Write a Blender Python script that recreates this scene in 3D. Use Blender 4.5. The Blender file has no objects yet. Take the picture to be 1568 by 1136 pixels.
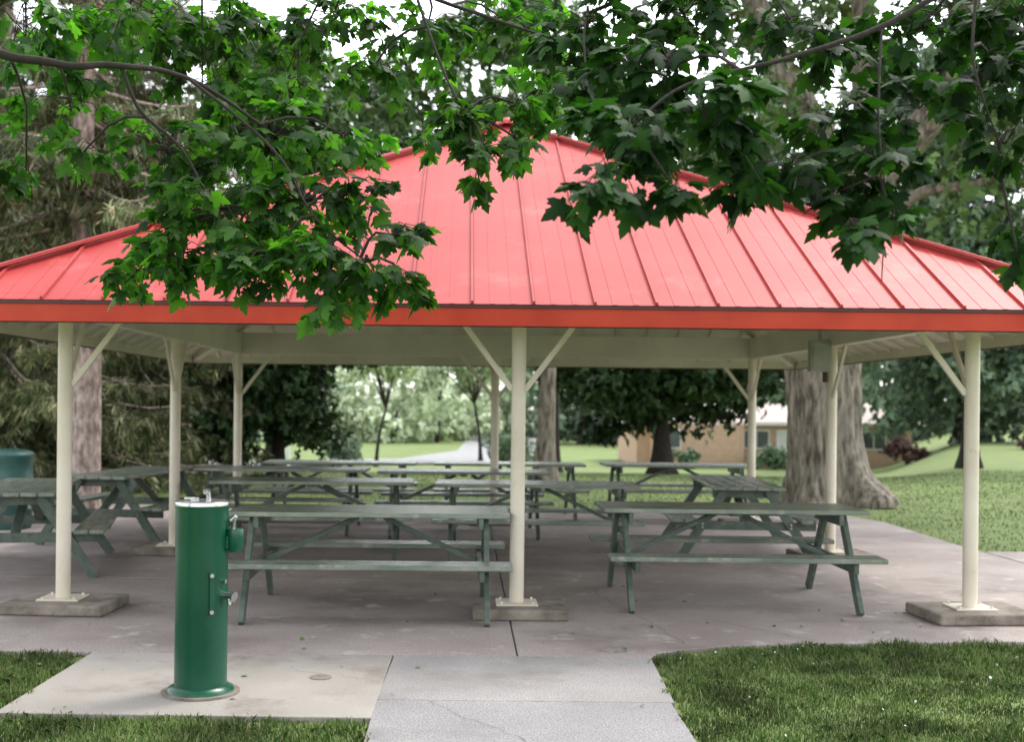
import bpy, math, random
import numpy as np
from mathutils import Vector, Matrix
random.seed(3); rng=np.random.default_rng(5)
S=bpy.context.scene
F=1817.0; PX=711.0; PY=620.0; H=1.62; RO=0.0105
def P(px,py,d):
    x=px+(py-PY)*RO; y=py-(px-PX)*RO
    return Vector(((x-PX)*d/F, d, H-(y-PY)*d/F))
def link(o,parent=None):
    S.collection.objects.link(o)
    if parent: o.parent=parent
    return o
def empty(name,loc=(0,0,0)):
    e=bpy.data.objects.new(name,None); e.location=loc; link(e); return e
# ---------------- materials
def newmat(name):
    m=bpy.data.materials.new(name); m.use_nodes=True
    nt=m.node_tree; nt.nodes.clear()
    out=nt.nodes.new('ShaderNodeOutputMaterial'); return m,nt,out
def N(nt,t,**k):
    n=nt.nodes.new(t)
    for a,b in k.items(): setattr(n,a,b)
    return n
def ramp(nt,fac,stops):
    r=N(nt,'ShaderNodeValToRGB'); e=r.color_ramp.elements
    e[0].position=stops[0][0]; e[0].color=(*stops[0][1],1)
    e[1].position=stops[-1][0]; e[1].color=(*stops[-1][1],1)
    for p,c in stops[1:-1]:
        q=e.new(p); q.color=(*c,1)
    nt.links.new(fac,r.inputs[0]); return r.outputs[0]
def noise(nt,scale,detail=4,vec=None,rough=.55,stretch=None):
    n=N(nt,'ShaderNodeTexNoise'); n.inputs['Scale'].default_value=scale; n.inputs['Detail'].default_value=detail
    n.inputs['Roughness'].default_value=rough
    tc=N(nt,'ShaderNodeTexCoord'); src=tc.outputs['Object']
    if stretch:
        mp=N(nt,'ShaderNodeMapping'); mp.inputs['Scale'].default_value=stretch
        nt.links.new(src,mp.inputs[0]); src=mp.outputs[0]
    nt.links.new(src,n.inputs['Vector']); return n.outputs['Fac']
def mixc(nt,a,b,fac,mode='MIX'):
    m=N(nt,'ShaderNodeMix',data_type='RGBA',blend_type=mode)
    for s,v in ((m.inputs[6],a),(m.inputs[7],b)):
        if isinstance(v,tuple): s.default_value=(*v,1)
        else: nt.links.new(v,s)
    if isinstance(fac,(int,float)): m.inputs[0].default_value=fac
    else: nt.links.new(fac,m.inputs[0])
    return m.outputs[2]
def surf(name,c1,c2,scale=3,rough=.6,bump=0,bscale=40,detail=5,stretch=None,spec=.5,metal=0,speck=None,dirt=None,dirt2=None,lo=.32,hi=.68):
    m,nt,out=newmat(name)
    b=N(nt,'ShaderNodeBsdfPrincipled')
    col=ramp(nt,noise(nt,scale,detail,stretch=stretch),[(lo,c1),(hi,c2)])
    if speck:
        f=ramp(nt,noise(nt,speck[0],2),[(.42,(0,0,0)),(.62,(1,1,1))])
        col=mixc(nt,col,speck[1],mixc(nt,(0,0,0),f,speck[2]))
    for dd in (dirt,dirt2):
        if dd:
            f=ramp(nt,noise(nt,dd[0],6,rough=.7),[(dd[2],(0,0,0)),(dd[2]+.15,(1,1,1))])
            col=mixc(nt,col,dd[1],f)
    nt.links.new(col,b.inputs['Base Color'])
    b.inputs['Roughness'].default_value=rough; b.inputs['Metallic'].default_value=metal
    b.inputs['Specular IOR Level'].default_value=spec
    if bump:
        bp=N(nt,'ShaderNodeBump'); bp.inputs['Strength'].default_value=bump; bp.inputs['Distance'].default_value=.02
        nt.links.new(noise(nt,bscale,6,stretch=stretch),bp.inputs['Height']); nt.links.new(bp.outputs[0],b.inputs['Normal'])
    nt.links.new(b.outputs[0],out.inputs[0]); return m
def leafmat(name,cols,trans=.35,clump=.6,rough=.45,dark=.55,tm=(1.6,2.3,.5),spec=.3):
    m,nt,out=newmat(name)
    g=N(nt,'ShaderNodeNewGeometry')
    col=ramp(nt,g.outputs['Random Per Island'],[(i/(len(cols)-1),c) for i,c in enumerate(cols)])
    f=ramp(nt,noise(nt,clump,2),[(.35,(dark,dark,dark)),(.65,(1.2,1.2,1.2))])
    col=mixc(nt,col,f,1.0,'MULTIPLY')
    b=N(nt,'ShaderNodeBsdfPrincipled'); b.inputs['Roughness'].default_value=rough
    b.inputs['Specular IOR Level'].default_value=spec
    nt.links.new(col,b.inputs['Base Color'])
    if trans>0:
        t=N(nt,'ShaderNodeBsdfTranslucent')
        tc=mixc(nt,col,tm,1.0,'MULTIPLY'); nt.links.new(tc,t.inputs[0])
        mx=N(nt,'ShaderNodeMixShader'); mx.inputs[0].default_value=trans
        nt.links.new(b.outputs[0],mx.inputs[1]); nt.links.new(t.outputs[0],mx.inputs[2]); nt.links.new(mx.outputs[0],out.inputs[0])
    else: nt.links.new(b.outputs[0],out.inputs[0])
    return m
M={}
M['conc']=surf('concrete',(.31,.255,.235),(.47,.405,.375),.9,.7,.4,90,9,speck=(110,(.15,.125,.115),.75),dirt=(.7,(.20,.165,.15),.50),dirt2=(3.2,(.55,.50,.46),.58))
M['conc2']=surf('concrete_light',(.28,.26,.23),(.39,.36,.325),1.5,.8,.3,90,8,speck=(150,(.18,.16,.145),.6),dirt=(1.3,(.205,.18,.155),.52),dirt2=(7,(.18,.155,.13),.63))
M['conc3']=surf('concrete_path',(.27,.252,.245),(.38,.357,.345),1.2,.8,.4,80,9,speck=(100,(.15,.14,.14),.75),dirt=(1.1,(.20,.185,.175),.51),dirt2=(6,(.17,.15,.135),.64))
M['conc4']=surf('concrete_path_worn',(.25,.24,.24),(.35,.335,.335),1.2,.8,.5,80,9,speck=(90,(.14,.135,.14),.75),dirt=(1.6,(.20,.19,.19),.54))
M['pad']=surf('concrete_footing',(.12,.10,.08),(.31,.27,.22),5,.9,.6,60,7,dirt=(12,(.09,.08,.06),.58))
M['pole']=surf('cream_paint',(.60,.53,.42),(.74,.68,.57),2,.4,.06,30,dirt=(6,(.42,.33,.23),.62),dirt2=(40,(.30,.18,.10),.68))
M['ceil']=surf('cream_ceiling_paint',(.55,.52,.42),(.67,.635,.52),1.5,.5,dirt=(3,(.44,.39,.29),.60))
M['roof']=surf('red_metal_roof',(.36,.036,.033),(.45,.057,.052),.9,.5,.06,6,6,spec=.3,dirt=(1.6,(.47,.095,.085),.54),dirt2=(14,(.33,.05,.042),.66))
M['fascia']=surf('red_orange_fascia_paint',(.40,.034,.014),(.50,.05,.02),3,.5,.15,8,spec=.3,dirt=(9,(.34,.08,.05),.64),dirt2=(30,(.6,.4,.33),.74))
M['eave_line']=surf('eave_shadow_line',(.05,.015,.015),(.09,.02,.02),3,.5)  # shadow between roof and fascia, painted as a dark strip
M['seam']=surf('roof_seam_dark_strip',(.14,.02,.02),(.22,.03,.03),6,.7)  # dark red for the thin strip along one side of each seam
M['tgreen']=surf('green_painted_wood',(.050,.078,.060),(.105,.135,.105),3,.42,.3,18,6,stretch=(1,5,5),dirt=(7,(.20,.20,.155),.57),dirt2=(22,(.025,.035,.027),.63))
M['ttop']=surf('worn_green_sky_sheen_tabletop',(.10,.135,.105),(.22,.245,.195),2.5,.27,.3,14,7,stretch=(1,7,3),spec=.75,dirt=(6,(.30,.285,.23),.54),dirt2=(16,(.06,.07,.055),.63))  # worn green, paled further to paint in the grazing sky reflection
M['fgreen']=surf('green_enamel',(.0,.055,.027),(.004,.08,.040),3,.3,.06,14,dirt=(11,(.008,.04,.024),.58),dirt2=(40,(.07,.14,.10),.70))
M['steel']=surf('stainless',(.5,.5,.5),(.65,.65,.65),6,.25,metal=1)
M['grey']=surf('grey_box_paint',(.3,.31,.28),(.4,.41,.37),6,.5)
M['dark']=surf('dark_gap',(.05,.045,.04),(.08,.07,.06),6,.9)
M['barrel']=surf('teal_barrel_paint',(.015,.07,.06),(.03,.10,.085),4,.4)
M['bark']=surf('maple_bark',(.07,.055,.042),(.31,.27,.215),3.2,.95,1.0,7,10,stretch=(4,4,1.0),lo=.36,hi=.66,dirt=(1.3,(.20,.18,.145),.5))
M['bark2']=surf('spruce_bark',(.20,.15,.13),(.50,.40,.35),7,.95,1.0,9,8,stretch=(2,2,.9),lo=.38,hi=.62)
M['barkd']=surf('dark_bark',(.014,.011,.008),(.035,.027,.02),12,.95,.6,20,5)
M['soil']=surf('lawn_soil',(.11,.16,.045),(.17,.225,.065),.8,.95,.8,50,9,dirt=(2.2,(.19,.19,.085),.56),dirt2=(.3,(.155,.225,.065),.5))
M['brick']=surf('tan_brick',(.55,.36,.25),(.63,.44,.32),4,.85,.2,30)
M['shingle']=surf('pale_shingle',(.50,.41,.38),(.58,.48,.45),3,.9,.3,30)
M['white']=surf('white_paint',(.74,.74,.72),(.8,.8,.78),3,.5)
M['glass']=surf('window_glass',(.08,.09,.10),(.12,.13,.14),2,.1)
M['asph']=surf('asphalt',(.22,.22,.22),(.30,.30,.30),2,.9)
L1=leafmat('maple_leaf_near',[(.016,.050,.011),(.028,.08,.018),(.05,.125,.022),(.08,.185,.032)],.48,1.8,.5,.35,(2.1,3.0,.6),.22)  # brighter copy: sky-lit glow of the left spray put into the leaf colour
L2=leafmat('maple_leaf_shade',[(.008,.024,.008),(.013,.037,.010),(.022,.060,.014),(.038,.10,.020)],.28,1.2,.6,.4,(1.7,2.6,.5),.12)  # darker copy: backlit shade of the right canopy put into the leaf colour
L3=leafmat('leaf_mid_dark',[(.018,.040,.014),(.032,.064,.022),(.06,.11,.036)],0,.8,spec=.15)
L4=leafmat('leaf_mid',[(.045,.095,.025),(.085,.16,.045),(.15,.25,.08)],0,.7,spec=.15)
L5=leafmat('leaf_far_bright_haze',[(.42,.51,.31),(.52,.61,.39),(.62,.69,.50)],0,.2,.6,.8)  # haze and glare in the centre gap painted as very pale leaves
L6=leafmat('leaf_far_haze',[(.12,.19,.12),(.17,.25,.155),(.23,.31,.19)],0,.25,spec=.15)  # distance haze painted in by a paler leaf colour
L7=leafmat('spruce_needles',[(.045,.070,.030),(.085,.12,.046),(.16,.19,.075),(.36,.32,.19)],0,.5,.6,.38,spec=.15)
L8=leafmat('bush_red',[(.14,.07,.06),(.20,.12,.10)],0,.5)
LG=leafmat('grass_blade',[(.055,.115,.022),(.09,.16,.034),(.145,.22,.055),(.30,.31,.15)],0,2.2,.55,.45,spec=.2)
# ---------------- builder
class MB:
    def __init__(s): s.v=[];s.f=[];s.m=[];s.s=[]
    def add(s,vs,fs,m=0,sm=False):
        o=len(s.v); s.v+= [tuple(v) for v in vs]
        for f in fs: s.f.append([i+o for i in f]); s.m.append(m); s.s.append(sm)
    def box(s,c,d,R=None,m=0):
        c=Vector(c); vs=[]
        for z in(-1,1):
            for y in(-1,1):
                for x in(-1,1):
                    p=Vector((x*d[0]/2,y*d[1]/2,z*d[2]/2))
                    if R: p=R@p
                    vs.append(c+p)
        s.add(vs,[(0,2,3,1),(4,5,7,6),(0,1,5,4),(2,6,7,3),(0,4,6,2),(1,3,7,5)],m)
    def beam(s,a,b,w,h,m=0,up=(0,0,1)):
        a=Vector(a);b=Vector(b);t=(b-a).normalized();u=Vector(up)
        sd=t.cross(u)
        if sd.length<.01: sd=t.cross(Vector((0,1,0)))
        sd.normalize(); u=sd.cross(t)
        R=Matrix((sd,t,u)).transposed()
        s.box((a+b)/2,(w,(b-a).length,h),R,m)
    def tube(s,pts,rad,n=12,m=0,caps=True,sm=True,wob=None):
        pts=[Vector(p) for p in pts]
        if isinstance(rad,(int,float)): rad=[rad]*len(pts)
        d=(pts[-1]-pts[0]); ref=Vector((1,0,0)) if abs(d.z)>.7*d.length else Vector((0,0,1))
        vs=[]
        for i,p in enumerate(pts):
            t=(pts[min(i+1,len(pts)-1)]-pts[max(i-1,0)]).normalized()
            a=t.cross(ref).normalized(); b=t.cross(a)
            for k in range(n):
                th=2*math.pi*k/n; r=rad[i]
                if wob: r=wob(r,th,p)
                vs.append(p+a*math.cos(th)*r+b*math.sin(th)*r)
        fs=[(i*n+k,i*n+(k+1)%n,(i+1)*n+(k+1)%n,(i+1)*n+k) for i in range(len(pts)-1) for k in range(n)]
        s.add(vs,fs,m,sm)
        if caps:
            s.add(vs[:n],[tuple(range(n))],m); s.add(vs[-n:],[tuple(range(n-1,-1,-1))],m)
    def prism(s,poly,z0,z1,m=0):
        n=len(poly); vs=[(x,y,z0) for x,y in poly]+[(x,y,z1) for x,y in poly]
        s.add(vs,[tuple(range(n-1,-1,-1)),tuple(range(n,2*n))]+[(i,(i+1)%n,n+(i+1)%n,n+i) for i in range(n)],m)
    def build(s,name,mats,parent=None,bevel=0,loc=None):
        me=bpy.data.meshes.new(name); me.from_pydata(s.v,[],s.f)
        for m in mats: me.materials.append(m)
        me.polygons.foreach_set('material_index',s.m); me.polygons.foreach_set('use_smooth',s.s); me.update()
        o=bpy.data.objects.new(name,me); link(o,parent)
        if loc: o.location=loc
        if bevel:
            b=o.modifiers.new('bevel','BEVEL'); b.width=bevel; b.segments=2; b.limit_method='ANGLE'; b.angle_limit=math.radians(50)
        return o
def fast(name,V,T,mat,parent=None):
    V=np.ascontiguousarray(V,dtype=np.float32).reshape(-1,3);T=np.ascontiguousarray(T,dtype=np.int32)
    k=T.shape[1]; me=bpy.data.meshes.new(name)
    me.vertices.add(len(V)); me.vertices.foreach_set('co',V.ravel())
    me.loops.add(T.size); me.loops.foreach_set('vertex_index',T.ravel())
    me.polygons.add(len(T)); me.polygons.foreach_set('loop_start',np.arange(0,T.size,k,dtype=np.int32))
    try: me.polygons.foreach_set('loop_total',np.full(len(T),k,dtype=np.int32))
    except Exception: pass
    me.materials.append(mat); me.update(calc_edges=True); me.validate()
    o=bpy.data.objects.new(name,me); link(o,parent); return o
def norm(a): return a/np.maximum(np.linalg.norm(a,axis=1,keepdims=True),1e-6)
def scatter(name,pos,tip,nrm,sc,tv,tt,mat,parent=None):
    tip=norm(tip); nrm=norm(nrm-tip*(nrm*tip).sum(1,keepdims=True)); sd=np.cross(tip,nrm)
    sc=sc.reshape(-1,1,1)
    V=pos[:,None,:]+sc*(tv[None,:,0:1]*sd[:,None,:]+tv[None,:,1:2]*tip[:,None,:]+tv[None,:,2:3]*nrm[:,None,:])
    n=len(pos);K=len(tv)
    T=(tt[None]+ (np.arange(n)*K)[:,None,None]).reshape(-1,tt.shape[1])
    return fast(name,V,T,mat,parent)
half=[(0.03,-.02),(.17,-.12),(.34,-.10),(.29,.03),(.40,.10),(.50,.14),(.62,.36),(.47,.37),(.42,.50),(.27,.42),(.21,.46),(.28,.66),(.19,.68),(.13,.82)]
out2=half+[(0,1.02)]+[(-x,y) for x,y in half[::-1]]
ml=np.array([(0,.25,0)]+[(x,y,-.28*abs(x)-.22*max(y-.2,0)**2*1.3) for x,y in out2])
mt=np.array([(0,i,i+1) for i in range(1,len(out2))]+[(0,len(out2),1)])
ml=np.vstack([ml,[(-.012,-.02,0),(.012,-.02,0),(0,-.55,.12)]]); k0=len(ml)-3
mt=np.vstack([mt,[(k0,k0+1,k0+2)]])
def spr(a,off,s):
    c,q=math.cos(a),math.sin(a)
    return [(off[0]+s*(x*c-y*q),off[1]+s*(x*q+y*c),off[2]+s*z) for x,y,z in [(0,0,0),(.33,.45,.1),(0,1,-.1),(-.33,.45,.1)]]
sv=np.array(spr(0,(0,0,0),1)+spr(1.1,(.1,.1,.15),.8)+spr(-1.2,(-.1,0,-.1),.85)+spr(.4,(.2,.5,-.25),.75))
st=np.array([(i,i+1,i+2,i+3) for i in (0,4,8,12)])
def crown(name,blobs,n,size,mat,parent=None,seed=1,flat=.75):
    g=np.random.default_rng(seed); B=np.array(blobs,float); w=B[:,3]**2; w/=w.sum()
    i=g.choice(len(B),n,p=w); d=norm(g.normal(size=(n,3)))
    r=B[i,3]*(g.random(n)**.45)*(1+.18*g.normal(size=n))
    pos=B[i,:3]+d*r[:,None]*np.array([1,1,flat])
    nr=d*.5+np.array([0,0,.6])+g.normal(size=(n,3))*.6
    tip=d*.5+g.normal(size=(n,3))*.7+np.array([0,0,-.5])
    return scatter(name,pos,tip,nr,size*(.6+.8*g.random(n)),sv,st,mat,parent)
def mkblobs(c,R,nb,br,seed,lo=.35):
    g=np.random.default_rng(seed); o=[]
    for _ in range(nb):
        d=norm(g.normal(size=(1,3)))[0]; u=lo+(1-lo)*g.random()
        o.append((c[0]+d[0]*R[0]*u,c[1]+d[1]*R[1]*u,c[2]+d[2]*R[2]*u,br*(.6+.8*g.random())))
    return o
def limbs(mb,base,blobs,r0,n,m=0,seed=0):
    g=random.Random(seed)
    for b in g.sample(blobs,min(n,len(blobs))):
        e=Vector(b[:3]); a=Vector(base); mid=(a+e)/2+Vector((g.uniform(-.3,.3),g.uniform(-.3,.3),g.uniform(.1,.6)))
        mb.tube([a,(a+mid)/2,mid,(mid+e)/2,e],[r0,r0*.75,r0*.55,r0*.35,r0*.12],8,m)
# ---------------- terrain
def ss(t):
    t=np.clip(t,0,1); return t*t*(3-2*t)
def hgt(x,y):
    y=np.maximum(np.asarray(y,float),1e-3); x=np.asarray(x,float)
    return -1.7*ss((y-22)/45)*(1-ss((x/y-.34)/.09))
xs=np.concatenate([np.linspace(-300,-30,28)[:-1],np.linspace(-30,45,101),np.linspace(45,300,28)[1:]]); ys=np.concatenate([np.linspace(-40,5,12)[:-1],np.linspace(5,110,141),np.linspace(110,600,30)[1:]])
X,Y=np.meshgrid(xs,ys); Z=hgt(X,Y)-.03
nx=len(xs); ii=np.arange(len(ys)-1)[:,None]*nx+np.arange(nx-1)[None]
T=np.stack([ii,ii+1,ii+1+nx,ii+nx],-1).reshape(-1,4)
g=fast('grass_ground',np.stack([X,Y,Z],-1).reshape(-1,3),T,M['soil']); 
for p in g.data.polygons: p.use_smooth=True
# ---------------- concrete
e=.005
mb=MB()
J=.36
fr=[(J+e,7.82),(1.28,7.80),(1.5,7.93),(1.8,8.06),(2.3,8.17),(4,8.32),(6.6,8.45),(6.4,10.9-e),(J+e,10.9-e)]
mb.prism(fr,-.12,0)
mb.prism([(-9,7.66+e),(J-e,7.66+e),(J-e,10.9-e),(-9,10.9-e)],-.12,-.001)
mb.prism([(J+e,7.66+e),(1.22,7.66+e),(1.28,7.80-2*e),(J+e,7.82-2*e)],-.12,0)
mb.prism([(-9,10.9+e),(J-e,10.9+e),(J-e,14.5-e),(-9,14.5-e)],-.12,0)
mb.prism([(J+e,10.9+e),(6.35,10.9+e),(5.95,12.5),(5.95,14.5-e),(J+e,14.5-e)],-.12,-.001)
mb.prism([(-9,14.5+e),(J-e,14.5+e),(J-e,18.6),(-9,18.6)],-.12,0)
mb.prism([(J+e,14.5+e),(5.95,14.5+e),(6.05,17),(5.8,18.1),(5.2,18.6),(J+e,18.6)],-.12,0)
mb.prism([(5.97,12.55),(16,12.9),(16,14.0),(5.97,13.6)],-.12,0)
mb.build('concrete_slab',[M['conc']],bevel=.006)
mb=MB(); g=random.Random(4)
def crack(a,b,w,amp,n=26):
    a=Vector(a);b=Vector(b);t=(b-a).normalized();s_=Vector((-t.y,t.x)); o=0;vs=[]
    for i in range(n+1):
        o=o*.85+g.gauss(0,amp); p=a.lerp(b,i/n)+s_*o; ww=w*g.uniform(.3,1)*(1 if 0<i<n else .1)
        vs+= [(p.x-s_.x*ww,p.y-s_.y*ww,.0035),(p.x+s_.x*ww,p.y+s_.y*ww,.0035)]
    mb.add(vs,[(2*i,2*i+1,2*i+3,2*i+2) for i in range(n)],0)
crack((1.9,9.0),(2.45,8.25),.004,.012); crack((3.2,11.5),(5.6,10.1),.004,.03); crack((-4.5,9.9),(-.6,8.55),.003,.03,50); crack((2.3,8.95),(6.2,9.35),.0035,.02,50); crack((-.2,6.5),(.5,5.4),.002,.012)
crack((-1.0,7.2),(-.46,6.9),.002,.01); crack((1.1,10.6),(1.6,8.0),.003,.02)
mb.build('pavement_cracks',[M['dark']])
mb=MB(); mb.prism([(-2.42,6.14),(-.46-e,6.12),(-.44-e,7.66-e),(-2.38,7.66-e)],-.12,.0)
mb.tube([(-.83,7.0,.001),(-.83,7.0,.005)],.065,20,1)
mb.build('concrete_fountain_pad',[M['conc2'],M['pad']],bevel=.006)
mb=MB()
mb.prism([(-.47+e,6.5+.002),(1.17,6.5+.002),(1.22,7.66-e),(-.44+e,7.66-e)],-.12,-.001,0)
for a in range(-4,6,2): 
    mb.prism([(-.47+e,a+.5+.002),(1.13,a+.5+.002),(1.15,a+2.5-.002),(-.47+e,a+2.5-.002)],-.12,-.0015,1)
mb.build('concrete_path',[M['conc3'],M['conc4']],bevel=.003)
# ---------------- shelter
CX=.42; Y1=9.2; B=3.515; CY=Y1+B; OV=.846; h=B+OV; ZE=2.346; SL=.525; AZ=ZE+SL*h
sh=empty('picnic_shelter',(CX,CY,0))
posts=[(-B,-B),(0,-B),(B,-B),(-B,0),(B,0),(-B,B),(0,B),(B,B)]
mb=MB()
for x,y in posts:
    mb.tube([(x,y,.085),(x,y,2.29)],.056,20,0)
    mb.box((x,y,.092),(.32,.30,.014),None,0)
    for sx in(-1,1):
        for sy in(-1,1): mb.tube([(x+sx*.12,y+sy*.11,.099),(x+sx*.12,y+sy*.11,.115)],.012,6,0)
    for dx,dy in((1,0),(-1,0),(0,1),(0,-1)):
        ex,ey=x+dx*.46,y+dy*.46
        if abs(ex)>B+.1 or abs(ey)>B+.1: continue
        if dx and abs(y)<1: continue
        if dy and abs(x)<1: continue
        mb.beam((x+dx*.05,y+dy*.05,1.74),(ex,ey,2.29),.03,.045,0)
zb=2.43
for s in(-1,1):
    mb.box((0,s*B,zb),(2*B+.14,.12,.29),None,1)
    mb.box((s*B,0,zb-.002),(.12,2*B-.125,.29),None,1)
mb.build('posts_and_beams',[M['pole'],M['ceil']],sh,bevel=.004)
mb=MB()
for x,y in posts: 
    mb.box((x+.02,y,.043),(.72 if abs(x)<1 else .8,.62,.083),Matrix.Rotation(.02*x,3,'Z'),0)
mb.build('footings',[M['pad']],sh,bevel=.015)
mr=MB()
for q in range(4):
    R=Matrix.Rotation(q*math.pi/2,3,'Z')
    def tr(p): return R@Vector(p)
    def zz(y): return ZE+SL*(h+y)
    hh=h+.03
    z0=ZE-.03*SL
    mr.add([tr((-hh,-hh,z0)),tr((hh,-hh,z0)),tr((0,0,AZ))],[(0,1,2)],0)
    up=R@Vector((0,-SL,1)).normalized()
    sp=.432; k=-11
    while k<=11:
        x=(k)*sp+.06; k+=1
        if abs(x)>h-.15: continue
        ye=-abs(x)-.05
        a=tr((x,-hh,z0+.011)); b=tr((x,ye,zz(ye)+.011)); mr.beam(a,b,.016,.026,0,up)
        mr.beam(tr((x+.012,-hh,z0+.001)),tr((x+.012,ye,zz(ye)+.001)),.006,.005,4,up)  # narrow dark strip on one side of the seam
        for ox in(.14,.29):
            xx=x+ox; y2=-abs(xx)-.08
            if abs(xx)>h-.2: continue
            mr.beam(tr((xx,-hh,z0)),tr((xx,y2,zz(y2))),.035,.006,0,up)
        mr.beam(tr((x,-h+.05,ZE-.075)),tr((x,ye-.1,zz(ye-.1)-.10)),.03,.02,2,up)
    mr.beam(tr((-hh,-hh,z0+.03)),tr((0,0,AZ+.035)),.17,.022,0,(0,0,1))
    mr.beam(tr((-hh,-hh,z0+.012)),tr((0,0,AZ+.015)),.05,.05,0,(0,0,1))
    mr.beam(tr((-h+.1,-h+.1,ZE-.12+.05)),tr((0,0,AZ-.16)),.09,.12,2)
    mr.add([tr((-h+.02,-h+.02,ZE-.06)),tr((h-.02,-h+.02,ZE-.06)),tr((0,0,AZ-.07))],[(0,2,1)],2)
    mr.box(tr((0,-h-.004,ZE-.030)),(2*h+.03,.035,.022) ,R,3)  # dark box painting in the shadow under the roof edge
    ln=2*h-.01
    mr.box(tr((0,-h,ZE-.105)),(ln,.022,.125),R,1)
    mr.box(tr((0,-h+.022,ZE-.105)),(ln-.07,.018,.118),R,2)
    mr.box(tr((0,-h-.008,ZE-.160)),(ln+.012,.03,.016),R,1)
    mr.box(tr((0,-h+.020,ZE-.168)),(ln-.07,.022,.012),R,3)
mr.tube([(0,0,AZ-.02),(0,0,AZ+.07)],[.16,.04],12,0)
mr.build('hip_roof',[M['roof'],M['fascia'],M['ceil'],M['eave_line'],M['seam']],sh)
mb=MB(); x,y=B,0
mb.box((x-.16,y-.09,2.18),(.22,.12,.34),None,0); mb.box((x-.16,y-.155,2.18),(.18,.012,.29),None,0)
mb.tube([(x-.16,y-.09,2.35),(x-.16,y-.09,2.6)],.018,8,0); mb.tube([(x-.1,y-.1,2.01),(x-.1,y-.1,1.9)],.03,8,1)
mb.build('electrical_box',[M['grey'],M['dark']],sh,bevel=.006)
# ---------------- picnic tables
def table_mesh():
    mb=MB(); L=2.15
    for i in range(5):
        mb.box((0,(i-2)*.150,.775),(L+random.uniform(-.01,.01),.142,.036),None,1)
    for s in(-1,1):
        for j in(0,1): mb.box((0,s*(.60+.135*j),.436),(L,.128,.038),None,1)
        xe=s*(L/2-.18)
        for t in(-1,1):
            mb.beam((xe,t*.22,.752),(xe,t*.71,.0),.040,.095,0,(0,1,0))
        mb.box((xe-s*.041,0,.371),(.038,1.46,.09),None,0)
        mb.box((xe-s*.041,0,.712),(.038,.70,.088),None,0)
        mb.beam((s*.10,0,.73),(xe-s*.065,0,.38),.085,.038,0)
        for t in(-1,1):
            for dz in(.355,.39): mb.tube([(xe+s*.020,t*(.46),dz),(xe+s*.028,t*(.46),dz)],.011,8,2)
    mb.box((0,0,.744),(.09,.70,.022),None,0)
    o=mb.build('picnic_table',[M['tgreen'],M['ttop'],M['steel']],bevel=.005); return o
t0=table_mesh()
tabs=[(2.22,9.98,0,1),(-.72,9.35,.01,1),(3.05,13.4,1.50,1),(3.1,17.3,.02,1),(.78,12.75,-.03,1),(-1.62,12.9,.03,1.0),(-1.75,17.0,0,1),(.65,17.1,.02,1),(-4.25,11.6,1.78,1),(-3.95,14.1,1.45,1),(.0,15.0,.02,1),(-2.3,15.2,-.02,1)]
for i,(x,y,r,s) in enumerate(tabs):
    o=t0 if i==0 else t0.copy()
    if i: link(o)
    o.location=(x,y,0); o.rotation_euler[2]=r; o.name='picnic_table' if i==0 else 'picnic_table.%03d'%i
# ---------------- drinking fountain
mb=MB(); fx,fy=-1.455,6.62
mb.tube([(0,0,.0),(0,0,.012)],.215,40,3)
mb.tube([(0,0,.012),(0,0,.03),(0,0,.045)],[.185,.18,.15],40,0)
mb.tube([(0,0,.04),(0,0,1.02),(0,0,1.045)],[.145,.145,.150],48,0,caps=False)
mb.tube([(0,0,1.045),(0,0,1.066),(0,0,1.069),(0,0,1.050),(0,0,1.035)],[.153,.153,.140,.115,.03],40,1,caps=True)
mb.tube([(.03,.02,1.04),(.03,.02,1.10),(.03,-.0,1.125),(.02,-.03,1.12)],[.016,.014,.012,.014],12,1)
mb.tube([(-.05,.03,1.04),(-.05,.03,1.085)],[.02,.026],12,1)
mb.box((-.07,-.0,1.082),(.06,.02,.012),None,1)
mb.tube([(.185,0,.785),(.185,0,.80),(.185,0,.90),(.185,0,.915)],[.03,.046,.048,.044],20,0)
mb.box((.15,0,.84),(.05,.06,.07),None,0)
mb.tube([(.175,0,.915),(.175,0,.955),(.175,-.0,.965)],[.011,.013,.02],10,1)
mb.tube([(.165,0,.962),(.19,-.01,.985)],[.02,.012],10,1)
mb.box((.085,-.128,.57),(.028,.018,.23),Matrix.Rotation(.58,3,'Z'),0)
for z in(.47,.67): mb.tube([(.08,-.13,z),(.09,-.148,z)],.012,8,1)
mb.tube([(.13,-.05,.55),(.18,-.07,.55),(.20,-.08,.545)],[.022,.02,.03],12,1)
mb.tube([(.165,-.065,.55),(.17,-.068,.50)],[.015,.013],10,1)
mb.tube([(.13,-.06,.63),(.15,-.07,.63)],[.012,.012],8,1)
mb.build('drinking_fountain',[M['fgreen'],M['steel'],M['dark'],M['pad']],loc=(fx,fy,.001),bevel=.002)
mb=MB()
pr=[(0,.27),(.05,.29),(.28,.29),(.30,.305),(.32,.29),(.58,.29),(.60,.305),(.62,.29),(.86,.29),(.88,.305),(.93,.305)]
mb.tube([(0,0,z) for z,r in pr],[r for z,r in pr],32,0)
mb.tube([(0,0,.93),(0,0,.97),(0,0,1.0)],[.31,.29,.16],32,0)
mb.build('trash_barrel',[M['barrel']],loc=(-5.75,15.0,0))
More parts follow.
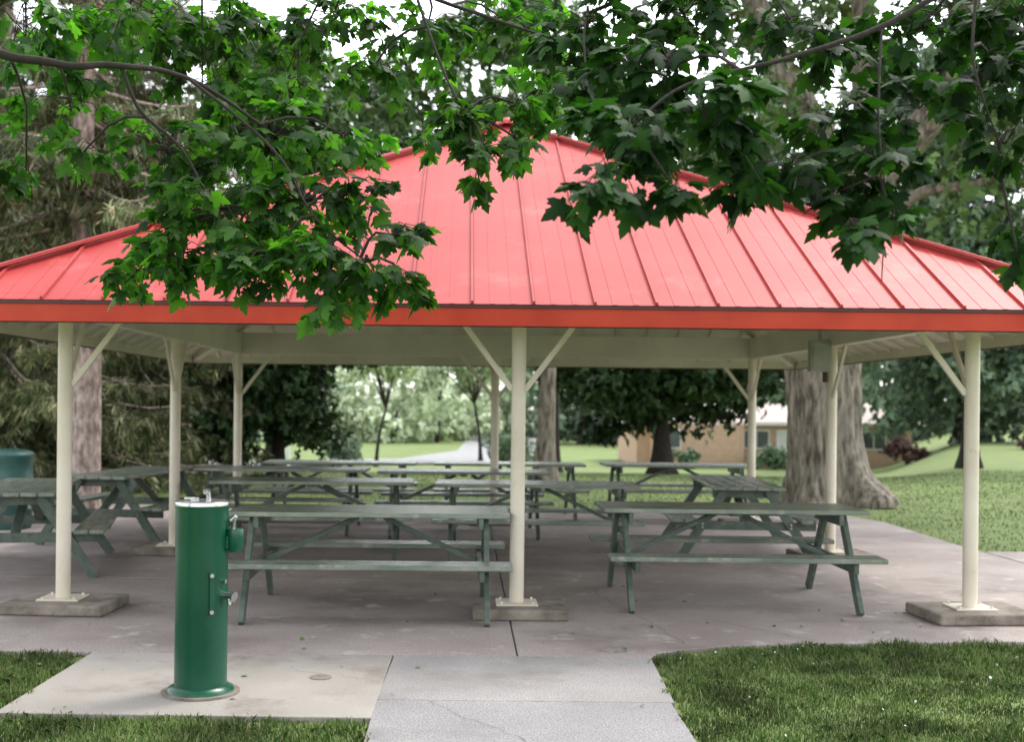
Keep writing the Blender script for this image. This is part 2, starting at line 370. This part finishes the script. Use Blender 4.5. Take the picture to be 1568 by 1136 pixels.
# ---------------- big maple right
def bark_wob(scale,seed,flare=0,z0=0,hf=0):
    def w(r,th,p):
        q=.035*math.sin(7*th+p.z*1.3+seed)+.03*math.sin(13*th-p.z*2.1+seed)+.02*math.sin(23*th+p.z*3)
        if hf: q+=hf*(abs(math.sin(17*th+1.6*math.sin(p.z*2.3+th*2)+seed))+.6*abs(math.sin(29*th-1.9*math.sin(p.z*3.1+th*3))))-hf
        f=flare*math.exp(-max(p.z-z0,0)/.36)*(1+.55*math.cos(5*th+seed)+.3*math.cos(3*th+1))
        return r*(1+q)+f
    return w
tree=empty('maple_tree'); mb=MB(); D=20.6
key=[(P(1278,772,D),.60),(P(1270,735,D),.60),(P(1262,680,D),.59),(P(1260,560,D),.60),(P(1278,440,D),.58),(P(1305,350,D),.55),(P(1322,280,D),.42)]
pts=[];rr=[]
for (a,ra),(b,rb) in zip(key[:-1],key[1:]):
    for t in np.linspace(0,1,17)[:-1]: pts.append(a.lerp(b,t)); rr.append(ra+(rb-ra)*t)
pts.append(key[-1][0]); rr.append(key[-1][1])
pts=[Vector((p.x,p.y,max(p.z,-.05))) for p in pts]; pts[0].z=-.06
mb.tube(pts,rr,200,0,wob=bark_wob(1,.6,.36,0,.035))
def sm(keys,r0,r1,n=8,mat=0,sides=12):
    ks=[Vector(k) for k in keys]; o=[]
    for i in range(len(ks)-1):
        p0=ks[max(i-1,0)];p1=ks[i];p2=ks[i+1];p3=ks[min(i+2,len(ks)-1)]
        for t in np.linspace(0,1,n)[:-1]:
            o.append(.5*((2*p1)+(p2-p0)*t+(2*p0-5*p1+4*p2-p3)*t*t+(3*p1-p0-3*p2+p3)*t**3))
    o.append(ks[-1]); return o,[r0+(r1-r0)*i/(len(o)-1) for i in range(len(o))]
for ks,a,b in [([P(1318,300,D),P(1370,235,D),P(1430,170,D-.3),P(1470,60,D-1),P(1490,-80,D-1)],.34,.2),
             ([P(1312,320,D),P(1270,230,D),P(1200,110,D),P(1150,-10,D),P(1100,-150,D)],.30,.17),
             ([P(1320,290,D),P(1330,180,D+.6),P(1320,40,D+1),P(1330,-120,D+1)],.30,.18),
             ([P(1300,400,D),P(1400,300,D-.8),P(1500,280,D-1.5),P(1620,230,D-2)],.12,.05)]:
    o,r=sm(ks,a,b); mb.tube(o,r,24,0,wob=bark_wob(1,2,0,0,.03))
mb.build('trunk',[M['bark']],tree)
bl=mkblobs((6.9,20.6,9.8),(7.5,6,4.4),60,1.0,4,.2)+[(*P(1490,260,19),.8),(*P(1540,330,19),.7),(*P(1450,330,20),.5),(*P(1530,200,19),.9),(*P(1420,400,22),.6),(*P(1220,250,22),.5),(*P(1100,230,23),.7),(*P(1010,190,23),.7),(*P(1380,440,22),.5),(*P(1550,430,20),.5)]
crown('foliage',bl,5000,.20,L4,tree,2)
def spruce(name,x,y,z0,Ht,r,Lm,zs,nb,dens,seed,mat=L7):
    t=empty(name); g=np.random.default_rng(seed); mb=MB()
    pts=[(x+.05*math.sin(k),y,z0-.1+k*Ht/12) for k in range(13)]
    mb.tube(pts,[r*(1-.92*k/12) for k in range(13)],20,0,wob=bark_wob(1,seed))
    PP=[];TT=[];NN=[]
    for k in range(nb):
        u=g.random()**1.25; z=zs+(Ht-zs)*u; az=g.random()*6.283
        L=Lm*(1-z/Ht)**.75*(.7+.5*g.random()); d=np.array([math.cos(az),math.sin(az),0])
        n=7; br=[]
        for j in range(n):
            s=j/(n-1); br.append(np.array([x,y,z0+z])+d*L*s+np.array([0,0,-.42*L*s**1.2+.22*L*s**3]))
        mb.tube([Vector(b) for b in br],[.028*(1-s/n)+.006 for s in range(n)],6,0,caps=False)
        m=int(L*dens); s=g.random(m)**.75; idx=np.minimum((s*(n-1)).astype(int),n-2); fr=(s*(n-1)-idx)[:,None]
        A=np.array(br); p=A[idx]*(1-fr)+A[idx+1]*fr
        side=np.cross(d,[0,0,1]); o=g.normal(size=m)*.30*(1-.4*s)*min(L,2)/1.6
        p=p+side*o[:,None]+np.array([0,0,1])*(-abs(o)*.35+ g.normal(size=m)*.05)[:,None]
        PP.append(p); TT.append(d*.35+np.array([0,0,-1.0])+side*np.sign(o)[:,None]*.3+g.normal(size=(m,3))*.3); NN.append(g.normal(size=(m,3)))
    mb.build('trunk',[M['bark2']],t)
    PP=np.vstack(PP);TT=np.vstack(TT);NN=np.vstack(NN)
    tv=[];tt=[]
    q=np.random.default_rng(1)
    for k in range(7):
        a=q.normal()*.55; ox=q.normal()*.10; oy=q.random()*.55; l=.35+.3*q.random(); w=.035; oz=q.normal()*.08
        dx,dy=math.sin(a),math.cos(a)
        tv+=[(ox,oy,oz),(ox+dx*l*.5+dy*w,oy+dy*l*.5-dx*w,oz),(ox+dx*l,oy+dy*l,oz*1.5),(ox+dx*l*.5-dy*w,oy+dy*l*.5+dx*w,oz)]
        tt.append((4*k,4*k+1,4*k+2,4*k+3))
    scatter('needles',PP,TT,NN,.22+.28*g.random(len(PP)),np.array(tv),np.array(tt),mat,t)
spruce('spruce_tree',-5.52,17.2,0,15,.235,2.8,3.6,90,55,11)
spruce('spruce_tree.001',-8.4,21.5,0,15,.25,3.9,.7,190,55,12)
spruce('spruce_tree.002',-7.6,27,-.1,16,.25,3.7,.5,200,48,13)
spruce('spruce_tree.003',-12.5,24,0,17,.3,4.5,.5,150,32,14)
def tree_(name,x,y,ht,R,cz,nb,br,n,size,mat,seed,tr=.2,lean=0,nl=10,bark='barkd'):
    z0=float(hgt(x,y)); t=empty(name); mb=MB()
    top=Vector((x+lean,y,z0+ht)); 
    o,r=sm([(x,y,z0-.1),(x+lean*.3,y,z0+ht*.5),top],tr,tr*.6); mb.tube(o,r,16,0,wob=bark_wob(1,seed,tr*.5,z0))
    bl=mkblobs((x+lean,y,cz),R,nb,br,seed,.25)
    limbs(mb,top,bl,tr*.5,nl,0,seed); mb.build('trunk',[M[bark]],t)
    crown('foliage',bl,n,size,mat,t,seed)
tree_('maple_tree.001',-4.3,27.5,2.0,(1.9,2.2,3.0),3.0,38,.75,8000,.19,L3,21,.16)
tree_('maple_tree.002',6.0,36,1.6,(4.0,3.4,3.1),3.5,55,.95,11000,.24,L3,22,.32)
tree_('maple_tree.003',1.75,25.5,3.8,(4.5,3.5,2.6),6.6,40,.9,4200,.22,L4,23,.22,.1,bark='bark')
tree_('maple_tree.004',15,52,2.5,(6,5,6),8.0,50,1.7,7000,.42,L6,24,.35)
tree_('maple_tree.005',26,62,2.5,(7,5,6.5),7.2,55,1.8,8000,.45,L6,25,.4)
tree_('maple_tree.006',14.5,34,3.5,(4.2,4,4.5),8.5,36,1.1,5000,.28,L6,26,.25)
tree_('maple_tree.007',-11,36,2.5,(5,4,5),6.5,50,1.3,8000,.3,L4,27,.3)
tree_('maple_tree.008',3.6,48,5.5,(10,5,6),12.8,44,1.4,4000,.40,L4,28,.3)
tree_('maple_tree.011',-6.4,40,5.0,(5,4,5),11,36,1.2,3600,.34,L4,29,.3)
dt=empty('distant_trees'); g=random.Random(8); bA=[];bB=[]
for k in range(50):
    a=-.62+1.3*k/49; d=g.uniform(95,135); x=d*a; z=float(hgt(x,d)); hh=g.uniform(6,11)
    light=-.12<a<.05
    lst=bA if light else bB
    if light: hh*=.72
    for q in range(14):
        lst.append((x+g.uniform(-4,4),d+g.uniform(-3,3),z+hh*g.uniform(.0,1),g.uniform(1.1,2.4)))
crown('hazy_foliage',bA,6000,.6,L5,dt,31); crown('foliage',bB,22000,.9,L6,dt,32)  # haze is carried by the pale leaf colours
mb=MB()
for b in bA[::7]+bB[::7]: mb.tube([(b[0],b[1],-1.8),(b[0]+.3,b[1],max(b[2],1))],[.25,.12],8,0)
mb.build('trunks',[M['barkd']],dt)
def bush(name,x,y,r,mat,seed,n=900):
    z=float(hgt(x,y)); t=empty(name)
    crown('foliage',mkblobs((x,y,z+r*.6),(r,r*.7,r*.5),12,r*.35,seed),n,.16,mat,t,seed)
bush('red_shrub',21.5,57,1.0,L8,41); bush('red_shrub.001',24.3,50,.9,L8,42); bush('green_shrub',16.5,64,1.2,L6,43); bush('green_shrub.001',11.5,64,1.0,L6,44)
bush('pale_shrub',-6.5,66,1.3,L6,45,1400); bush('pale_shrub.001',-11.5,58,1.5,L6,46,1400); bush('pale_shrub.002',2.5,66,1.6,L6,47,1400)
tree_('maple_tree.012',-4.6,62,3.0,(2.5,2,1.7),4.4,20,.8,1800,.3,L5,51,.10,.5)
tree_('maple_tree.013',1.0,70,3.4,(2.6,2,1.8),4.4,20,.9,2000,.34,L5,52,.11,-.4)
hb=empty('brick_house',(17.5,71,-1.7)); mb=MB()
mb.box((0,0,1.25),(15.5,8,2.5),None,0)
mb.box((-4.5,-4.6,1.2),(5,1.3,2.4),None,0)
for x in (-6.2,-1,2.2,5.6): 
    y=-4.02
    if x==-6.2: y=-5.27
    mb.box((x,y,1.55),(1.5,.08,1.1),None,1); mb.box((x,y-.05,1.55),(1.3,.06,.9),None,2); mb.box((x,y-.09,1.55),(.06,.04,.9),None,1)
mb.box((.6,-4.03,1.05),(.95,.08,2.1),None,1)
mb.build('walls_windows_door',[M['brick'],M['white'],M['glass']],hb)
mb=MB(); a,b,c=8.4,4.7,2.52
mb.add([(-a,-b,c),(a,-b,c),(a,b,c),(-a,b,c),(-4.5,0,c+1.75),(4.5,0,c+1.75)],[(0,1,5,4),(1,2,5),(2,3,4,5),(3,0,4)],0)
mb.box((0,0,c-.09),(2*a-.01,2*b-.01,.16),None,1)
mb.box((2,.4,c+1.7),(.8,.6,1.0),None,2)
mb.build('roof',[M['shingle'],M['white'],M['brick']],hb)
pl=[(-90,60),(-40,61),(-12,63),(-1,70),(3,85),(4,120),(3,200)]; V=[];w=3.5
for i,(x,y) in enumerate(pl):
    a=Vector(pl[max(i-1,0)]);b=Vector(pl[min(i+1,len(pl)-1)]);t=(b-a).normalized(); n_=Vector((-t.y,t.x))
    for s in(-1,1):
        q=Vector((x,y))+n_*w*s; V.append((q.x,q.y,float(hgt(q.x,q.y))+.03))
mb=MB(); mb.add(V,[(2*i,2*i+1,2*i+3,2*i+2) for i in range(len(pl)-1)],0); mb.build('street',[M['asph']])
for i,(x,y) in enumerate([(4.2,54),(-8.9,60)]):
    mb=MB(); mb.tube([(0,0,-.1),(0,0,8)],[.11,.08],12,0); mb.tube([(0,0,7.9),(.5,0,8.3),(1.3,0,8.35)],.05,8,0); mb.box((1.5,0,8.33),(.5,.2,.1),None,0)
    mb.build('street_lamp' if i==0 else 'street_lamp.001',[M['white']],loc=(x,y,float(hgt(x,y))))
# ---------------- foreground maple branches
ft=empty('maple_tree.009'); mb=MB(); nodes=[]
def limb(keys,r0,r1,sides=10):
    o,r=sm(keys,r0,r1,8); mb.tube(o,r,sides,0,wob=lambda rr_,th,p:rr_*(1+.12*math.sin(p.x*31+p.z*23+th)))
    for p,q in zip(o,r): nodes.append(p)
def finish(t,clusters,mat,seed,name='branches',s0=.055,s1=.1,mult=1.0):
    g=random.Random(seed); PP=[];TT=[];NN=[];SS=[]
    for (px,py,rx,ry,d,n) in clusters:
        n=int(n*mult)
        c=P(px,py,d); sx=rx*d/F; sz=ry*d/F; sy=min(max(.25,sx*.8),.6)
        nd=min(nodes,key=lambda q:(q-c).length+(.4 if q.z<c.z-.1 else 0))
        mid=(nd+c)/2+Vector((g.uniform(-.05,.05),0,.06))
        mb.tube([nd,(nd+mid)/2+Vector((0,0,.02)),mid,(mid+c)/2,c],[.008,.007,.006,.005,.003],6,0)
        nt_=max(3,n//7)
        for _ in range(nt_):
            while True:
                u=Vector((g.uniform(-1,1),g.uniform(-1,1),g.uniform(-1,1)))
                if u.length<1: break
            e_=c+Vector((u.x*sx,u.y*sy,u.z*sz))
            s_=c.lerp(nd,g.uniform(0,.35)); 
            dd=(e_-s_); m_=(s_+e_)/2+Vector((0,0,.03+.1*dd.length))
            mb.tube([s_,m_,e_],[.003,.0022,.0015],4,0,caps=False)
            for k in range(7):
                f=1-.5*(k//2)/3.5*g.uniform(.7,1); 
                p=(m_.lerp(e_,(f-.5)*2) if f>.5 else s_.lerp(m_,f*2))
                az=g.uniform(0,6.283); hd=Vector((math.cos(az),math.sin(az),0))
                tip=(hd*.9+dd.normalized()*.5+Vector((0,0,g.uniform(-1.3,-.1)))).normalized()
                sc=g.uniform(s0,s1)
                PP.append(p+tip*sc*.5); TT.append(tip); NN.append(Vector((0,0,1))+Vector((g.gauss(0,.45),g.gauss(0,.45),g.gauss(0,.2)))); SS.append(sc)
    scatter('leaves',np.array(PP),np.array(TT),np.array(NN),np.array(SS),ml,mt,mat,t)
    mb.build(name,[M['barkd']],t)
tx,ty=-3.5,4.3
mb.tube([(tx,ty,-.1),(tx,ty,1),(tx+.1,ty,2.2),(tx+.15,ty,3.5),(tx+.2,ty,5),(tx+.3,ty,6.5)],[.34,.24,.21,.18,.13,.06],24,0,wob=bark_wob(1,3,.1))
limb([(tx+.1,ty,2.75),P(-120,75,4.9),P(30,88,5),P(110,100,5.05),P(190,100,5.1),P(290,120,5.3),P(400,190,5.5)],.025,.007)
limb([P(185,100,5.1),P(215,170,5.2),P(280,230,5.3),P(330,330,5.3)],.010,.004)
limb([P(290,120,5.3),P(420,230,5.3),P(480,330,5.2),P(560,400,5.1)],.008,.0035)
limb([(tx+.15,ty,3.5),P(100,-140,5.5),P(400,-120,5.7),P(620,-20,5.9),P(850,60,6)],.03,.005)
limb([P(640,0,5.9),P(680,110,5.7),P(720,190,5.6)],.008,.004)
limb([(tx+.2,ty,4.2),P(-100,-300,6.5),P(300,-250,7),P(700,-200,7.2),P(1000,-120,7.4)],.07,.02)
cl=[(330,320,120,90,5.3,210),(260,400,90,45,5.4,120),(400,410,90,45,5.2,120),(500,400,90,55,5.1,140),(580,430,65,42,5.1,75),(490,470,22,24,5.0,18),(632,450,28,28,5.0,18),(190,435,35,25,5.4,26),
 (470,310,110,60,5.4,140),(555,290,50,40,5.3,36),(612,360,42,35,5.1,34),(420,210,130,70,5.7,170),(530,210,60,45,5.7,50),(250,230,110,80,5.7,120),(110,170,100,70,5.9,70),(40,270,45,35,5.6,24),(120,240,50,25,5.6,24),(40,60,110,70,5.6,120),(200,50,110,70,5.9,150),(350,60,110,70,6.2,150),(500,50,110,70,6.4,135),(560,120,80,45,6,50),(650,60,100,70,6.4,120),(430,130,80,50,6.2,50),(310,150,80,50,6.1,50),
 (700,180,55,45,5.6,75),(745,235,50,35,5.5,50),(735,280,20,16,5.5,10),(650,225,30,16,5.6,16),(800,160,80,55,5.8,100),(805,220,38,24,5.7,28),(790,40,110,70,6.5,140),(870,100,70,60,6.2,90)]
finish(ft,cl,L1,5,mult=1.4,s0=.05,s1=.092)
ft=empty('maple_tree.010'); mb=MB(); nodes=[]
tx,ty=4.3,4.6
mb.tube([(tx,ty,-.1),(tx,ty,1),(tx-.1,ty,2.2),(tx-.15,ty,3.5),(tx-.2,ty,5),(tx-.3,ty,6.5)],[.34,.24,.21,.18,.13,.06],24,0,wob=bark_wob(1,3,.1))
limb([(tx-.1,ty,2.9),P(1700,-90,4.6),P(1500,-40,4.5),P(1350,40,4.4),P(1200,90,4.3),P(1050,130,4.2),P(960,200,4.1)],.018,.004)
limb([(tx-.15,ty,3.3),P(1650,-200,5.5),P(1350,-120,5.6),P(1050,-40,5.6),P(900,20,5.6)],.035,.008)
limb([P(1350,40,4.4),P(1345,180,4.2),P(1355,300,4.1),P(1350,430,4.1)],.005,.002)
limb([P(1500,-40,4.5),P(1490,90,4.4),P(1530,220,4.4)],.007,.003)
cl=[(960,190,85,75,4.2,95),(930,290,65,45,4.0,40),(1035,290,34,28,4.0,14),(1000,110,90,60,4.6,85),(1110,180,95,75,4.3,105),(1130,275,48,34,4.2,26),(1195,260,55,42,4.2,32),(1260,190,75,70,4.4,75),(1290,290,45,36,4.1,24),(1285,362,26,20,4.0,10),(1345,255,52,52,4.1,34),(1362,350,28,26,4.1,11),(1400,160,80,60,4.5,60),(1500,130,90,60,4.7,72),(1540,220,45,50,4.4,26),(1558,385,20,40,4.4,10),
 (900,40,90,60,5.6,95),(1050,30,110,60,5.6,105),(1230,60,110,60,5.2,75),(1400,50,120,60,5.2,100),(1540,50,80,60,5,75),(900,140,50,50,5.2,40)]
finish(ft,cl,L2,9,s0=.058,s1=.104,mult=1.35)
# ---------------- grass
def grass(name,fn,x0,x1,y0,y1,n,hh,w,seed):
    g=np.random.default_rng(seed); x=g.uniform(x0,x1,n); y=g.uniform(y0,y1,n); k=fn(x,y); x=x[k];y=y[k]; n=len(x)
    az=g.random(n)*6.283; le=g.random(n)*.9; hgh=hh*(.4+.9*g.random(n))*(.8+.35*np.sin(x*5.3+np.sin(y*7))*np.sin(y*6.9+1.7*np.sin(x*4))+.3*np.sin(x*1.7)*np.sin(y*2.1))
    hgh=np.maximum(hgh,hh*.3)
    z=hgt(x,y)-.03
    a2=g.random(n)*6.283; bx=np.cos(a2)*w/2; by=np.sin(a2)*w/2
    mx=x+np.cos(az)*le*hgh*.3; my=y+np.sin(az)*le*hgh*.3; ex=x+np.cos(az)*le*hgh; ey=y+np.sin(az)*le*hgh
    V=np.stack([np.stack([x-bx,y-by,z],-1),np.stack([x+bx,y+by,z],-1),np.stack([mx+bx*.8,my+by*.8,z+hgh*.6],-1),np.stack([ex,ey,z+hgh*(1-.3*le)],-1),np.stack([mx-bx*.8,my-by*.8,z+hgh*.6],-1)],1)
    T=np.arange(n)[:,None]*5+np.arange(5)[None]
    return fast(name,V,T,LG,None)
def edge(x): return np.interp(x,[1.2,1.5,1.8,2.3,4,6.6],[7.8,7.93,8.06,8.17,8.32,8.45])
def fr_(x,y): 
    wv=.025*np.sin(y*9)+.025*np.sin(y*23+1)+.015*np.sin(y*51); wx=.025*np.sin(x*11)+.02*np.sin(x*27)+.015*np.sin(x*61)
    r=(x>1.15+.04*(y-5.7)+wv)&(y<edge(x)-.01+wx)
    l=(x<-.47+wv)&(y<6.12+wx)
    l2=(x<-2.42+wv)&(y<7.66+wx)
    return r|l|l2
grass('lawn_grass',fr_,-3.6,4.6,5.2,8.5,150000,.055,.006,1)
def rt(x,y): return (x>np.interp(y,[11,12.5,14.5,17,18.1,18.6],[6.4,5.95,5.95,6.05,5.8,-20])+.04*np.sin(y*7))&~((y>12.5)&(y<14.05)&(x>5.9)&(y-12.55>(x-6)*.035-.05)&(y-13.6<(x-6)*.04))&(y>11)
grass('lawn_grass.001',rt,-8,18,11,32,110000,.045,.010,2)
g=np.random.default_rng(3); n=45; x=g.uniform(1.3,4.5,n); y=g.uniform(5.6,8.1,n)
tv=np.array([(-.5,-.5,0),(.5,-.5,.2),(.5,.5,0),(-.5,.5,.2)]); 
scatter('clover_flowers',np.stack([x,y,np.full(n,.015)],-1),g.normal(size=(n,3)),g.normal(size=(n,3)),.006+.008*g.random(n),tv,np.array([(0,1,2,3)]),M['white'])
n=190; x=np.concatenate([g.uniform(-3,4.5,n-8),g.normal(1.05,.06,8)]); y=np.concatenate([g.uniform(6.2,14,n-8),g.normal(7.85,.04,8)])
scatter('fallen_leaves',np.stack([x,y,np.full(n,.010)],-1),g.normal(size=(n,3))*[1,1,.1],np.array([[0,0,1]])+g.normal(size=(n,3))*.3,.008+.03*g.random(n)**2,ml,mt,L4)
# ---------------- light
EL=math.radians(56); AZ_=math.radians(48)
w=bpy.data.worlds.new('World'); S.world=w; w.use_nodes=True; nt=w.node_tree
bg=nt.nodes['Background']; sk=nt.nodes.new('ShaderNodeTexSky'); sk.sky_type='NISHITA'; sk.sun_disc=False; sk.sun_elevation=EL; sk.sun_rotation=AZ_
sk.air_density=1.0; sk.dust_density=1.5
hs=nt.nodes.new('ShaderNodeHueSaturation'); hs.inputs['Saturation'].default_value=.2; hs.inputs['Value'].default_value=3.8
nt.links.new(sk.outputs[0],hs.inputs['Color']); nt.links.new(hs.outputs[0],bg.inputs[0]); bg.inputs[1].default_value=.15
sun=bpy.data.lights.new('sun','SUN'); sun.energy=2.2; sun.angle=math.radians(14); sun.color=(1,.94,.84)
so=bpy.data.objects.new('sun',sun); link(so)
s=Vector((math.cos(EL)*math.sin(AZ_),math.cos(EL)*math.cos(AZ_),math.sin(EL))); so.rotation_euler=s.to_track_quat('Z','Y').to_euler()
cam=bpy.data.cameras.new('camera'); co=bpy.data.objects.new('camera',cam); link(co)
cam.sensor_width=36; cam.lens=F/1568*36; cam.shift_x=73/1568; cam.shift_y=52/1568; cam.clip_end=1500
co.location=(0,0,H); co.rotation_euler=(math.pi/2,-RO,0)
cam.dof.use_dof=True; cam.dof.focus_distance=6.0; cam.dof.aperture_fstop=2.4
S.camera=co
S.view_settings.view_transform='Standard'; S.view_settings.look='None'; S.view_settings.exposure=0
